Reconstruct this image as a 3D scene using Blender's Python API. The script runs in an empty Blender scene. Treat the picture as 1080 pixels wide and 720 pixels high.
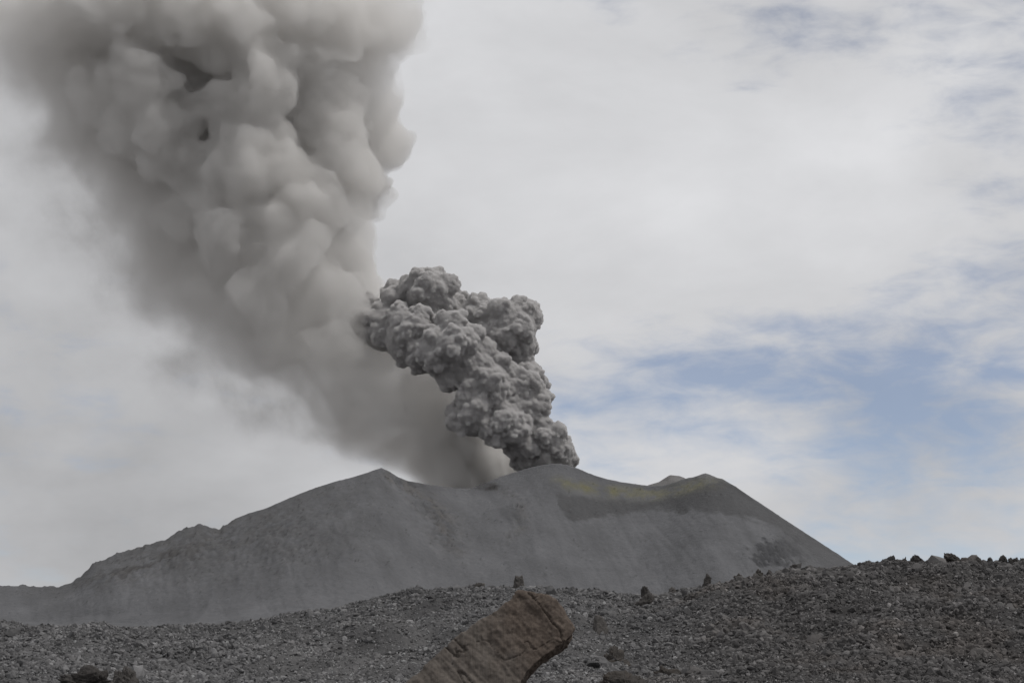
import bpy, bmesh, math, random
import numpy as np
from mathutils import Vector

random.seed(11)
RNG = np.random.default_rng(11)
C = bpy.context.scene.collection
sc = bpy.context.scene
R = math.radians

# ------------------------------------------------------------------ camera
W, H, F = 1080.0, 720.0, 2100.0
EYE = 1.7
PITCH = math.atan(330.0 / F)
cp, sp = math.cos(PITCH), math.sin(PITCH)


def at(px, py, Y):
    """world point seen at photo pixel (px, py) at the distance Y in front"""
    a = (np.asarray(px, float) - 540.0) / F
    b = (360.0 - np.asarray(py, float)) / F
    t = Y / (cp - b * sp)
    return np.stack(np.broadcast_arrays(a * t, Y + 0 * t, EYE + t * (sp + b * cp)), -1)


def pix(P):
    """photo pixel of world points"""
    x, y, z = P[..., 0], P[..., 1], P[..., 2] - EYE
    d = y * cp + z * sp
    v = -y * sp + z * cp
    return 540 + F * x / d, 360 - F * v / d


# ------------------------------------------------------------------ noise
def _h3(ix, iy, iz, s):
    n = (ix.astype(np.int64) * 374761393 + iy.astype(np.int64) * 668265263
         + iz.astype(np.int64) * 2147483647 + s * 1274126177) & 0xFFFFFFFF
    n = ((n ^ (n >> 13)) * 1274126177) & 0xFFFFFFFF
    n = ((n ^ (n >> 16)) * 2246822519) & 0xFFFFFFFF
    return ((n ^ (n >> 15)) & 0xFFFFFF) / float(0xFFFFFF)


def vnoise(P, s=0):
    i = np.floor(P).astype(np.int64)
    f = P - i
    f = f * f * f * (f * (f * 6 - 15) + 10)
    out = 0
    for dx in (0, 1):
        wx = f[..., 0] if dx else 1 - f[..., 0]
        for dy in (0, 1):
            wy = f[..., 1] if dy else 1 - f[..., 1]
            for dz in (0, 1):
                wz = f[..., 2] if dz else 1 - f[..., 2]
                out = out + wx * wy * wz * _h3(i[..., 0] + dx, i[..., 1] + dy, i[..., 2] + dz, s)
    return out * 2 - 1


_a, _b = 0.73, 1.1
TURN = (np.array([[math.cos(_a), -math.sin(_a), 0], [math.sin(_a), math.cos(_a), 0], [0, 0, 1]])
        @ np.array([[1, 0, 0], [0, math.cos(_b), -math.sin(_b)], [0, math.sin(_b), math.cos(_b)]]))


def fbm(P, octv=4, gain=0.5, lac=2.03, s=0):
    a, out = 1.0, 0
    for k in range(octv):
        out = out + a * vnoise(P, s + k * 17)
        P = P @ TURN * lac + 5.3
        a *= gain
    return out


def worley(P, s=0):
    i = np.floor(P).astype(np.int64)
    best = np.full(P.shape[:-1], 9.0)
    for dx in (-1, 0, 1):
        for dy in (-1, 0, 1):
            for dz in (-1, 0, 1):
                c = i + np.array([dx, dy, dz])
                q = np.stack([_h3(c[..., 0], c[..., 1], c[..., 2], s + k) for k in range(3)], -1)
                d = ((c + q - P) ** 2).sum(-1)
                best = np.minimum(best, d)
    return np.sqrt(best)


def smooth(a, b, x):
    t = np.clip((x - a) / (b - a), 0, 1)
    return t * t * (3 - 2 * t)


# ------------------------------------------------------------------ object helpers
def tag(o, label=None, cat=None, group=None, kind=None):
    if label: o['label'] = label
    if cat: o['category'] = cat
    if group: o['group'] = group
    if kind: o['kind'] = kind
    return o


def link(name, me, mat, loc=(0, 0, 0), parent=None):
    o = bpy.data.objects.new(name, me)
    C.objects.link(o)
    o.location = loc
    if mat: me.materials.append(mat)
    if parent: o.parent = parent
    return o


def mesh_np(name, V, Fc, smooth_shade=True):
    """V (n,3), Fc (m,k) with constant k"""
    me = bpy.data.meshes.new(name)
    n, m, k = len(V), len(Fc), Fc.shape[1]
    me.vertices.add(n)
    me.vertices.foreach_set('co', np.ascontiguousarray(V, np.float32).ravel())
    me.loops.add(m * k)
    me.loops.foreach_set('vertex_index', np.ascontiguousarray(Fc, np.int32).ravel())
    me.polygons.add(m)
    me.polygons.foreach_set('loop_start', np.arange(0, m * k, k, dtype=np.int32))
    me.polygons.foreach_set('loop_total', np.full(m, k, np.int32))
    me.update(calc_edges=True)
    me.polygons.foreach_set('use_smooth', np.full(m, smooth_shade, bool))
    return me


def grid_faces(nr, nc):
    a = (np.arange(nr - 1)[:, None] * nc + np.arange(nc - 1)[None, :]).ravel()
    return np.stack([a, a + 1, a + nc + 1, a + nc], -1)


def col_attr(me, name, rgb):
    at_ = me.attributes.new(name, 'FLOAT_COLOR', 'POINT')
    c = np.ones((len(rgb), 4), np.float32)
    c[:, :3] = rgb
    at_.data.foreach_set('color', c.ravel())


def get_co(me):
    a = np.empty(len(me.vertices) * 3, np.float32)
    me.vertices.foreach_get('co', a)
    return a.reshape(-1, 3).astype(float)


def get_no(me):
    a = np.empty(len(me.vertices) * 3, np.float32)
    me.vertex_normals.foreach_get('vector', a)
    return a.reshape(-1, 3).astype(float)


# ------------------------------------------------------------------ materials
class NT:
    def __init__(self, name):
        self.m = bpy.data.materials.new(name)
        self.m.use_nodes = True
        self.t = self.m.node_tree
        self.t.nodes.clear()
        self.out = self.n('ShaderNodeOutputMaterial')

    def n(self, kind, **kw):
        nd = self.t.nodes.new(kind)
        for k, v in kw.items():
            if k.startswith('i_'):
                nd.inputs[k[2:].replace('_', ' ')].default_value = v
            else:
                setattr(nd, k, v)
        return nd

    def l(self, a, b):
        self.t.links.new(a, b)

    def math(self, op, a, b=None, c=None, clamp=False):
        nd = self.n('ShaderNodeMath', operation=op, use_clamp=clamp)
        for i, v in enumerate((a, b, c)):
            if v is None: continue
            if isinstance(v, (int, float)): nd.inputs[i].default_value = v
            else: self.l(v, nd.inputs[i])
        return nd.outputs[0]

    def noise(self, vec, scale, detail=4, rough=0.5, dist=0.0):
        nd = self.n('ShaderNodeTexNoise')
        nd.inputs['Scale'].default_value = scale
        nd.inputs['Detail'].default_value = detail
        nd.inputs['Roughness'].default_value = rough
        nd.inputs['Distortion'].default_value = dist
        if vec is not None: self.l(vec, nd.inputs['Vector'])
        return nd.outputs['Fac']

    def ramp(self, fac, stops):
        nd = self.n('ShaderNodeValToRGB')
        el = nd.color_ramp.elements
        while len(el) < len(stops): el.new(0.5)
        for e, (p, c) in zip(el, stops):
            e.position = p
            e.color = (*c, 1) if len(c) == 3 else c
        self.l(fac, nd.inputs[0])
        return nd.outputs[0]

    def curve(self, x, pts):
        nd = self.n('ShaderNodeFloatCurve')
        cv = nd.mapping.curves[0]
        cv.points[0].location = pts[0]
        cv.points[1].location = pts[-1]
        for p in pts[1:-1]: cv.points.new(*p)
        for p in cv.points: p.handle_type = 'AUTO_CLAMPED'
        nd.mapping.update()
        self.l(x, nd.inputs['Value'])
        return nd.outputs[0]


def mixcol(T, a, b, fac, mode='MIX'):
    nd = T.n('ShaderNodeMix', data_type='RGBA', blend_type=mode)
    if isinstance(fac, (int, float)): nd.inputs[0].default_value = fac
    else: T.l(fac, nd.inputs[0])
    for i, v in ((6, a), (7, b)):
        if isinstance(v, tuple): nd.inputs[i].default_value = (*v, 1)
        else: T.l(v, nd.inputs[i])
    return nd.outputs[2]


def rock_mat(name, attr=None, base=None, n1=1.0, n2=8.0, amt=0.35, bump=0.3, bscale=12.0, bdist=0.05, rough=0.95, tint=None):
    """weathered stone: base colour times two scales of mottling, with bump"""
    T = NT(name)
    tc = T.n('ShaderNodeTexCoord').outputs['Object']
    if attr:
        c = T.n('ShaderNodeAttribute', attribute_name=attr).outputs['Color']
    else:
        c = base
    f1 = T.noise(tc, n1, 5, 0.6)
    f2 = T.noise(tc, n2, 6, 0.65)
    v = T.math('ADD', T.math('MULTIPLY', f1, 0.5), T.math('MULTIPLY', f2, 0.5))
    lo, hi = 1 - amt, 1 + amt
    m = T.ramp(v, [(0.3, (lo, lo, lo)), (0.7, (hi, hi, hi))])
    col = mixcol(T, c, m, 1.0, 'MULTIPLY')
    if tint:
        f3 = T.noise(tc, n1 * 2.3, 4, 0.6)
        fac = T.ramp(f3, [(0.48, (0, 0, 0)), (0.66, (1, 1, 1))])
        col = mixcol(T, col, tint, T.math('MULTIPLY', fac, 0.6))
    b = T.n('ShaderNodeBsdfPrincipled')
    T.l(col, b.inputs['Base Color'])
    b.inputs['Roughness'].default_value = rough
    b.inputs['Specular IOR Level'].default_value = 0.15
    bp = T.n('ShaderNodeBump')
    bp.inputs['Strength'].default_value = bump
    bp.inputs['Distance'].default_value = bdist
    T.l(T.noise(tc, bscale, 8, 0.7), bp.inputs['Height'])
    T.l(bp.outputs[0], b.inputs['Normal'])
    T.l(b.outputs[0], T.out.inputs['Surface'])
    return T.m


M_mount = rock_mat('ash_slope', attr='albedo', n1=0.02, n2=0.16, amt=0.13, bump=0.8, bscale=0.16, bdist=3.0)
M_talus = rock_mat('talus_grit', attr='albedo', n1=0.3, n2=4.0, amt=0.3, bump=0.9, bscale=5.0, bdist=0.12)
M_stone = rock_mat('broken_lava', attr='albedo', n1=2.0, n2=11.0, amt=0.22, bump=0.5, bscale=9.0, bdist=0.03)
M_ground = rock_mat('ash_ground', base=(0.09, 0.085, 0.083), n1=0.05, n2=2.0, amt=0.25, bump=0.5, bscale=3.0)

# ------------------------------------------------------------------ mountain
RIDGE = np.array([(-500, 628), (-250, 622), (0, 617), (40, 618), (62, 618), (74, 615), (86, 606), (100, 593), (115, 587), (130, 581), (145, 577),
                  (160, 573), (178, 567), (188, 560), (197, 556), (207, 554), (216, 553), (224, 556), (232, 557.5),
                  (238, 553), (245, 548), (262, 541), (280, 536), (305, 525), (330, 515), (352, 508), (370, 503.5),
                  (388, 498), (402, 493), (410, 496.5), (420, 503), (430, 507), (450, 510.5), (465, 513), (480, 514.5), (495, 515),
                  (505, 512), (515, 508), (528, 502.5), (545, 497), (560, 492.5), (572, 490), (585, 488.5), (596, 489.5), (610, 494), (625, 500.5),
                  (640, 505), (655, 508), (672, 510.5), (688, 512.5), (701, 511.5), (713, 508), (724, 504.2), (731, 503), (744, 498.6), (748, 500), (756, 503.6),
                  (762, 504.6), (769, 509), (776, 513), (790, 522.5), (820, 542.5), (850, 562), (880, 581.5), (902, 596),
                  (940, 616), (990, 638), (1100, 668), (1400, 684), (1600, 686)], float)
RIDGE_Y = np.array([(-500, 2700), (0, 2700), (200, 2780), (402, 2880), (490, 3010), (585, 3060), (690, 3080), (745, 3000),
                    (900, 2960), (1600, 2900)], float)


def blur(a, sig):
    k = np.arange(-int(4 * sig) - 1, int(4 * sig) + 2)
    w = np.exp(-0.5 * (k / sig) ** 2)
    w /= w.sum()
    return np.convolve(np.pad(a, len(k) // 2, mode='edge'), w, 'valid')


def build_mountain():
    px = np.arange(-480, 1580, 1.6)
    nc = len(px)
    ry = np.interp(px, RIDGE[:, 0], RIDGE[:, 1])
    Yr = blur(np.interp(px, RIDGE_Y[:, 0], RIDGE_Y[:, 1]), 25)
    # small rocky teeth on the left ridge, smooth ash elsewhere
    rough = smooth(262, 235, px) * smooth(-40, 60, px) * 0.75 + 0.12
    q = np.stack([px / 5.0, 0 * px, 0 * px], -1)
    ry = blur(ry, 0.4) - rough * (fbm(q, 3, 0.6, s=3) * 1.0 + np.maximum(vnoise(q * 1.7, 9) - 0.45, 0) * 5.0 - .3)
    rp = at(px, ry, Yr)
    zr = rp[:, 2]
    base_py = np.interp(px, [-500, 0, 100, 250, 420, 600, 800, 950, 1600], [664, 661, 663, 664, 656, 652, 648, 664, 690])
    ys = np.concatenate([np.linspace(-520, -60, 14), np.linspace(-50, -8, 8), np.linspace(0, 520, 230), np.linspace(535, 1500, 26)])
    V = np.zeros((len(ys), nc, 3))
    for r, s in enumerate(ys):
        Y = Yr - s
        a = (px - 540) / F
        if s >= 0:
            sig = 0.6 + s * 0.11
            zz = blur(zr, sig)
            zb = at(px, base_py, 2450.0)[:, 2]
            zb = blur(zb, 20)
            h = np.maximum(zz - zb, 4.0)
            L = h / math.tan(R(30)) * 1.0
            # straight upper slope, concave foot
            t = s / (L + 60)
            prof = np.where(t < 0.62, 1 - t * 1.28, 0)
            t2 = np.clip((t - 0.62) / 0.85, 0, 1)
            prof = np.where(t >= 0.62, (1 - 0.62 * 1.28) * (1 - t2) ** 2.6, prof)
            z = zb + (zz - zb) * prof
            z = z - np.maximum(s - 500, 0) * 0.045 * smooth(500, 900, s)
            # keep the crest where it is
            z = z * smooth(0, 12, s) + zr * (1 - smooth(0, 12, s)) if s < 12 else z
        else:
            zz = blur(zr, 0.6 - s * 0.1)
            z = zz + s * 0.62
        # stay on the ray in x
        t = Y / cp
        x = rp[:, 0] * (Y / Yr)
        V[r, :, 0], V[r, :, 1], V[r, :, 2] = x, Y, z
    S = ys[:, None] + 0 * px[None, :]
    P = V.copy()
    X, Yw = V[..., 0], V[..., 1]
    env = smooth(6, 110, S)
    gul = np.abs(fbm(np.stack([X / 60, Yw / 230, 0 * X], -1), 4, 0.5, s=21))
    und = fbm(np.stack([X / 150, Yw / 150, 0 * X], -1), 4, 0.5, s=31)
    fine = fbm(np.stack([X / 9, Yw / 12, 0 * X], -1), 3, 0.6, s=41)
    pxx, pyy = pix(V)
    leftrock = smooth(470, 250, pxx) * smooth(655, 560, pyy)
    # rib of rocks running down from the left peak
    ribx = np.interp(pyy, [493, 520, 545, 570, 600], [402, 440, 462, 470, 490])
    rib = np.exp(-((pxx - ribx) / 16) ** 2) * smooth(492, 505, pyy) * smooth(605, 560, pyy)
    rib2x = np.interp(pyy, [505, 530, 560, 600], [520, 548, 548, 500])
    rib2 = np.exp(-((pxx - rib2x) / 9) ** 2) * smooth(505, 515, pyy) * smooth(590, 550, pyy)
    patch = np.exp(-(((pxx - 822) / 26) ** 2 + ((pyy - 582) / 14) ** 2) ** 1.5)
    lip = np.exp(-(((pxx - 515) / 17) ** 2 + ((pyy - 513) / 4) ** 2) ** 2)
    cliff = np.exp(-(((pxx - 165) / 75) ** 2 + ((pyy - (645 - pxx * 0.31)) / 10) ** 2))
    rocky = np.clip(leftrock * 0.55 + rib * 1.1 + rib2 * 0.6 + patch * 1.3 + lip + cliff * 0.7, 0, 1.5)
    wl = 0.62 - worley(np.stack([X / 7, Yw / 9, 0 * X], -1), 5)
    g2 = np.abs(fbm(np.stack([(X + 0.25 * Yw) / 24, Yw / 210, 0 * X + 7], -1), 4, 0.55, s=24))
    g2 = np.minimum(g2, 0.45)
    V[..., 2] += env * smooth(420, 250, S) * (g2 - .45) * 2.2 + env * (-gul * 2.2 + und * 6 + fine * (0.45 + 0.9 * leftrock)) + env * rocky * np.maximum(wl, -0.1) * 10.0
    # albedo zones
    n = fbm(np.stack([X / 40, Yw / 40, 0 * X], -1), 5, 0.55, s=77)
    n2 = fbm(np.stack([X / 14, Yw / 14, V[..., 2] / 14], -1), 4, 0.6, s=78)
    alb = np.zeros(V.shape) + np.array([0.129, 0.130, 0.136])
    alb *= (1 + 0.10 * n)[..., None]
    ch = fbm(np.stack([(X + 0.35 * Yw) / 30, Yw / 260, 0 * X + 3], -1), 4, 0.6, s=55)
    alb *= (1 + 0.07 * ch)[..., None]
    strat = vnoise(np.stack([X / 120, V[..., 2] / 2.2, 0 * X], -1), 8)
    alb *= (1 + 0.035 * strat * smooth(560, 640, pxx))[..., None]

    def blend(col, w):
        w = np.clip(w, 0, 1)[..., None]
        alb[:] = alb * (1 - w) + np.array(col) * w
    # dark freshly exposed scarp under the right summit
    lowx = np.array([583, 590, 605, 622, 640, 655, 670, 700, 740, 780, 815, 850, 900])
    lowy = np.array([512, 536, 545, 541, 538, 541, 537, 534, 536, 541, 553, 580, 620])
    low = np.interp(pxx, lowx, lowy) + n2 * 3.0 + n * 2.0
    upx = np.array([583, 600, 640, 680, 710, 735, 760, 775, 800, 900])
    upy = np.array([518, 520, 524, 528, 522, 512, 508, 510, 530, 596])
    upb = np.interp(pxx, upx, upy) + n2 * 1.2
    scarp = smooth(584, 590, pxx + n2 * 3) * smooth(low + 3.0, low - 3.0, pyy) * smooth(upb - 3, upb + 3, pyy)
    blend((0.082, 0.082, 0.084), scarp * 0.85)
    # sulphur stained band along the rim
    midx = np.interp(pxx, [585, 610, 650, 690, 720, 745], [506, 512, 518, 521, 514, 508])
    yel = np.exp(-((pyy - midx) / 5.5) ** 2) * smooth(575, 600, pxx) * smooth(775, 735, pxx) * (0.55 + 0.6 * n2)
    blend((0.158, 0.151, 0.098), yel * 0.85)
    top = smooth(728, 742, pxx) * smooth(772, 760, pxx) * smooth(506, 502, pyy)
    blend((0.21, 0.205, 0.205), top * 0.5)
    blend((0.105, 0.103, 0.103), leftrock * (0.45 + 0.35 * n2))
    blend((0.125, 0.118, 0.112), np.clip(rib + 0.6 * rib2, 0, 1) * (0.3 + 0.5 * n2))
    pm = smooth(0.25, 0.5, patch + 0.55 * n2 - 0.05) * smooth(0.02, 0.1, patch)
    blend((0.070, 0.071, 0.075), pm * 0.8)
    rocky = rocky + pm * 0.8
    blend((0.066, 0.064, 0.064), lip * (0.85 + 0.7 * n2))
    blend((0.088, 0.085, 0.084), cliff * (0.65 + 0.7 * n2))
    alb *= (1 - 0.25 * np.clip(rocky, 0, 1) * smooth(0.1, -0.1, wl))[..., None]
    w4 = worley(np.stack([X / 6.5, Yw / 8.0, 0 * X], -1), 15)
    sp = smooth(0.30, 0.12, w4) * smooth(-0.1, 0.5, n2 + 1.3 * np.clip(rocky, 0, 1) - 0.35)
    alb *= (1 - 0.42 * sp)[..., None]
    w5 = worley(np.stack([X / 5.0, Yw / 6.0, 0 * X], -1), 16)
    alb *= (1 + 0.28 * smooth(0.25, 0.1, w5) * smooth(0.0, 0.5, n2))[..., None]
    alb *= (1 + 0.12 * (g2 - 0.25) * smooth(520, 300, S))[..., None]
    flank = smooth(770, 815, pxx - (pyy - 508) * 0.55)
    blend((0.112, 0.112, 0.116), flank * 0.7)
    foot = smooth(585, 625, pyy) * smooth(120, 420, pxx) * smooth(800, 560, pxx)
    blend((0.146, 0.146, 0.152), foot * 0.4)
    nr = len(ys)
    # front rows come last: order of Y falls with r
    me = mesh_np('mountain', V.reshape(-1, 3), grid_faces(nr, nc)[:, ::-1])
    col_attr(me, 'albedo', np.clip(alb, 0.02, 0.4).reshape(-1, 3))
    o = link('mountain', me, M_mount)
    tag(o, 'broad grey ash covered volcano with three low summits', 'volcano', kind='structure')


build_mountain()


def build_back_peak():
    prof = np.array([(655, 530), (675, 520), (683, 511.5), (695, 508), (701, 504), (706.5, 500.6), (716.5, 501.6), (722, 503.6), (730, 509), (745, 516), (765, 528)], float)
    px = np.arange(655, 765, 1.5)
    ry = np.interp(px, prof[:, 0], prof[:, 1])
    ry = blur(ry, 0.3)
    Yr = 3260.0
    rows = np.concatenate([np.linspace(-120, -10, 8), np.linspace(0, 140, 50)])
    rp = at(px, ry, Yr)
    V = np.zeros((len(rows), len(px), 3))
    for r, s in enumerate(rows):
        zz = blur(rp[:, 2], 0.5 + abs(s) * 0.1)
        V[r, :, 0] = rp[:, 0]
        V[r, :, 1] = Yr - s
        V[r, :, 2] = zz - abs(s) * 0.6
    n = fbm(V / 12, 4, 0.6, s=5)
    V[..., 2] += n * 0.8 * smooth(0, 10, np.abs(rows))[:, None]
    me = mesh_np('hill', V.reshape(-1, 3), grid_faces(len(rows), len(px))[:, ::-1])
    col_attr(me, 'albedo', (np.array([0.185, 0.18, 0.178]) * (1 + 0.12 * n)[..., None]).reshape(-1, 3))
    tag(link('hill', me, M_mount), 'pale small peak showing behind the crater rim', 'hill', kind='structure')


build_back_peak()

# ------------------------------------------------------------------ ground sheet
n = 90
gx = np.sign(np.linspace(-1, 1, n)) * np.abs(np.linspace(-1, 1, n)) ** 3 * 14000
GX, GY = np.meshgrid(gx, gx)
gz = 0.12 * fbm(np.stack([GX / 12, GY / 12, 0 * GX], -1), 3)
me = mesh_np('ground', np.stack([GX, GY, gz - 0.1], -1).reshape(-1, 3), grid_faces(n, n))
tag(link('ground', me, M_ground), kind='structure')

# ------------------------------------------------------------------ rubble slope
CREST = np.array([(-400, 650), (0, 656), (60, 658), (150, 661), (200, 662), (240, 658), (290, 651), (330, 642), (380, 633), (440, 626),
                  (500, 620), (545, 617), (600, 617), (640, 621), (668, 628), (690, 626), (710, 623), (740, 617), (780, 610), (820, 604),
                  (860, 601), (900, 598), (940, 595), (980, 593), (1040, 591), (1080, 589), (1200, 585), (1500, 575)], float)
CREST[:, 1] += np.interp(CREST[:, 0], [0, 400, 600, 800, 1080], [4.5, 4, 3.5, 5, 5.5])
CRESTY = np.array([(-400, 170), (0, 165), (200, 160), (400, 142), (560, 132), (680, 134), (760, 128), (900, 126), (1080, 122), (1500, 115)], float)
SPX = np.arange(-350, 1440, 2.0)
SCY = blur(np.interp(SPX, CRESTY[:, 0], CRESTY[:, 1]), 20)
SCZ = at(SPX, blur(np.interp(SPX, CREST[:, 0], CREST[:, 1]), 3.0), SCY)[:, 2]
FOOT = 92.0


def slope_z(px, Y):
    """height of the rubble slope at bearing px and distance Y (vectorised)"""
    px = np.clip(px, SPX[0], SPX[-1])
    yc = np.interp(px, SPX, SCY)
    zc = np.interp(px, SPX, SCZ)
    t = (Y - FOOT) / (yc - FOOT)
    tt = np.clip(t, 0, 1)
    # foot -> crest, slightly convex, then falls away behind
    z = zc * (0.22 * smooth(0, 1, tt) + 0.78 * (1 - (1 - tt) ** 1.35))
    z = np.where(t > 1, zc - (Y - yc) * 0.16 - 0.0, z)
    x = (px - 540) / F * Y
    P = np.stack(np.broadcast_arrays(x, Y, 0 * x), -1)
    e = smooth(0, 0.25, tt) * (0.35 + 0.65 * smooth(1.0, 0.8, t))
    e = np.where(t > 1, 0.35, e)
    z = z + e * (0.55 * fbm(P / 6.0, 3, 0.5, s=61) + 0.22 * fbm(P / 1.6, 3, 0.55, s=62))
    return np.maximum(z, -0.6)


def slope_albedo(px, t, P):
    """greyer dust on the left and middle, browner lava on the right"""
    n = fbm(P / 4.0, 4, 0.55, s=90)
    k = smooth(600, 800, px + n * 60)
    a = np.array([0.122, 0.120, 0.121]) * (1 - k)[..., None] + np.array([0.089, 0.0855, 0.0845]) * k[..., None]
    dust = smooth(250, 330, px) * smooth(520, 420, px) * smooth(0.75, 0.35, t) + 0.55 * smooth(520, 600, px) * smooth(800, 640, px) * smooth(1, .5, t)
    d = np.clip(dust * (0.7 + 0.8 * n), 0, 1)[..., None]
    a = a * (1 - d) + np.array([0.138, 0.135, 0.135]) * d
    br = np.clip(n * 1.3 - 0.25, 0, 1)[..., None] * k[..., None] * .5
    a = a * (1 - br) + np.array([0.066, 0.057, 0.051]) * br
    return a * (1 + 0.16 * n)[..., None], d[..., 0]


def build_slope():
    px = np.arange(-340, 1430, 1.7)
    nc = len(px)
    yc = np.interp(px, SPX, SCY)
    ts = np.concatenate([np.linspace(-0.5, 0, 6)[:-1], np.linspace(0, 1, 170), 1 + np.linspace(0.02, 1.6, 26)])
    Y = FOOT + ts[:, None] * (yc - FOOT)[None, :]
    PX = px[None, :] + 0 * Y
    Z = slope_z(PX, Y)
    X = (PX - 540) / F * Y / cp
    V = np.stack([X, Y, Z], -1)
    P = V.copy(); P[..., 2] = 0
    Z += 0.16 * (0.6 - worley(P / 0.55, 3)) * smooth(-0.05, 0.1, ts)[:, None]
    V[..., 2] = Z
    a, d = slope_albedo(PX, ts[:, None] + 0 * Y, P)
    me = mesh_np('terrain', V.reshape(-1, 3), grid_faces(len(ts), nc))
    col_attr(me, 'albedo', (a * 0.68).reshape(-1, 3))  # grit colour darkened: shade of the gaps between stones is put into it
    tag(link('terrain', me, M_talus), kind='structure')


build_slope()

ICO = {}
for lv in (1, 2, 3, 4, 5, 6):
    bm = bmesh.new()
    bmesh.ops.create_icosphere(bm, subdivisions=lv, radius=1)
    bm.verts.ensure_lookup_table()
    ICO[lv] = (np.array([v.co[:] for v in bm.verts]), np.array([[v.index for v in f.verts] for f in bm.faces]))
    bm.free()


def angular(Vs, rng, cuts, lo=0.45, hi=0.85):
    """cut a ball into an angular block with random planes"""
    V = Vs.copy()
    for _ in range(cuts):
        d = rng.normal(size=3); d /= np.linalg.norm(d)
        h = rng.uniform(lo, hi)
        s = V @ d
        V -= np.outer(np.maximum(s - h, 0), d)
    return V


def rand_rot(rng, n):
    q = rng.normal(size=(n, 4)); q /= np.linalg.norm(q, axis=1, keepdims=True)
    w, x, y, z = q.T
    return np.stack([1 - 2 * (y * y + z * z), 2 * (x * y - z * w), 2 * (x * z + y * w),
                     2 * (x * y + z * w), 1 - 2 * (x * x + z * z), 2 * (y * z - x * w),
                     2 * (x * z - y * w), 2 * (y * z + x * w), 1 - 2 * (x * x + y * y)], -1).reshape(-1, 3, 3)


def build_rubble():
    rng = np.random.default_rng(5)
    N = 260000
    px = rng.uniform(-130, 1210, N)
    t = rng.uniform(0.02, 1.05, N)
    # pile extra stones on the crest line
    px = np.concatenate([px, rng.uniform(-130, 1210, 7000)])
    t = np.concatenate([t, rng.normal(0.985, 0.015, 7000)])
    N = len(px)
    yc = np.interp(px, SPX, SCY)
    Y = FOOT + t * (yc - FOOT)
    X = (px - 540) / F * Y / cp
    Z = slope_z(px, Y)
    P = np.stack([X, Y, 0 * X], -1)
    alb, d = slope_albedo(px, t, P)
    right = smooth(620, 800, px)
    size = np.exp(rng.normal(math.log(0.052), 0.50, N)) * (1 + 0.12 * right)
    size = size * np.exp(0.38 * fbm(P / 2.6, 3, 0.55, s=140) - 0.05)
    size = size * (1 + 0.3 * smooth(420, 200, px))
    size = np.clip(size, 0.02, 0.20)
    keep = rng.uniform(size=N) > d * 0.15
    size = np.where(d > 0.3, size * 0.8, size)
    big = rng.uniform(size=N) < 0.012
    crest_big = (np.abs(t - 0.985) < 0.03) & (rng.uniform(size=N) < 0.05 + 0.16 * smooth(700, 900, px))
    size = np.where(crest_big, rng.uniform(0.10, 0.25 + 0.05 * right, N), size)
    size = np.where(big & (d < 0.3), size * 1.8, size)
    alb = alb * np.exp(rng.normal(0.03, 0.46, N))[:, None]
    pale = rng.uniform(size=N) < 0.05
    alb = np.where(pale[:, None], alb * 1.5 + 0.005, alb)
    mean = slope_albedo(px, t, P)[0]
    kb = (0.55 * smooth(0.07, 0.15, size))[:, None]
    alb = alb * (1 - kb) + mean * kb
    alb = np.clip(alb, 0.02, 0.26)
    Rm = rand_rot(rng, N)
    sc3 = size[:, None] * rng.uniform(0.45, 1.6, (N, 3))
    Vall, Fall, Aall = [], [], []
    off = 0
    small = size < 0.12
    for lv, sel in ((1, small & keep), (2, (~small) & keep)):
        idx = np.nonzero(sel)[0]
        base, fc = ICO[lv]
        variants = [angular(base * (1 + rng.normal(0, 0.12, (len(base), 1))), rng, 5) for _ in range(14)]
        vi = rng.integers(0, 14, len(idx))
        B = np.array(variants)[vi]                       # n,k,3
        B = B * sc3[idx][:, None, :]
        B = np.einsum('nij,nkj->nki', Rm[idx], B)
        B = B + np.stack([X[idx], Y[idx], Z[idx] + size[idx] * 0.25], -1)[:, None, :]
        k = len(base)
        Vall.append(B.reshape(-1, 3))
        Fall.append((fc[None] + (np.arange(len(idx)) * k)[:, None, None]).reshape(-1, 3) + off)
        Aall.append(np.repeat(alb[idx], k, 0))
        off += len(idx) * k
    me = mesh_np('rubble', np.concatenate(Vall), np.concatenate(Fall), False)
    col_attr(me, 'albedo', np.concatenate(Aall))
    tag(link('rubble', me, M_stone), 'loose broken grey lava stones covering the near slope', 'rubble', kind='stuff')


build_rubble()

# ------------------------------------------------------------------ single boulders
M_dark = rock_mat('dark_lava', base=(0.070, 0.065, 0.062), n1=1.2, n2=7.0, amt=0.4, bump=0.9, bscale=5.0, bdist=0.12)
M_grey = rock_mat('grey_lava', base=(0.10, 0.093, 0.088), n1=1.2, n2=7.0, amt=0.35, bump=0.9, bscale=5.0, bdist=0.12)
M_brown = rock_mat('brown_lava', base=(0.074, 0.068, 0.063), n1=1.2, n2=7.0, amt=0.4, bump=0.9, bscale=5.0, bdist=0.12, tint=(0.082, 0.067, 0.056))


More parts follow.
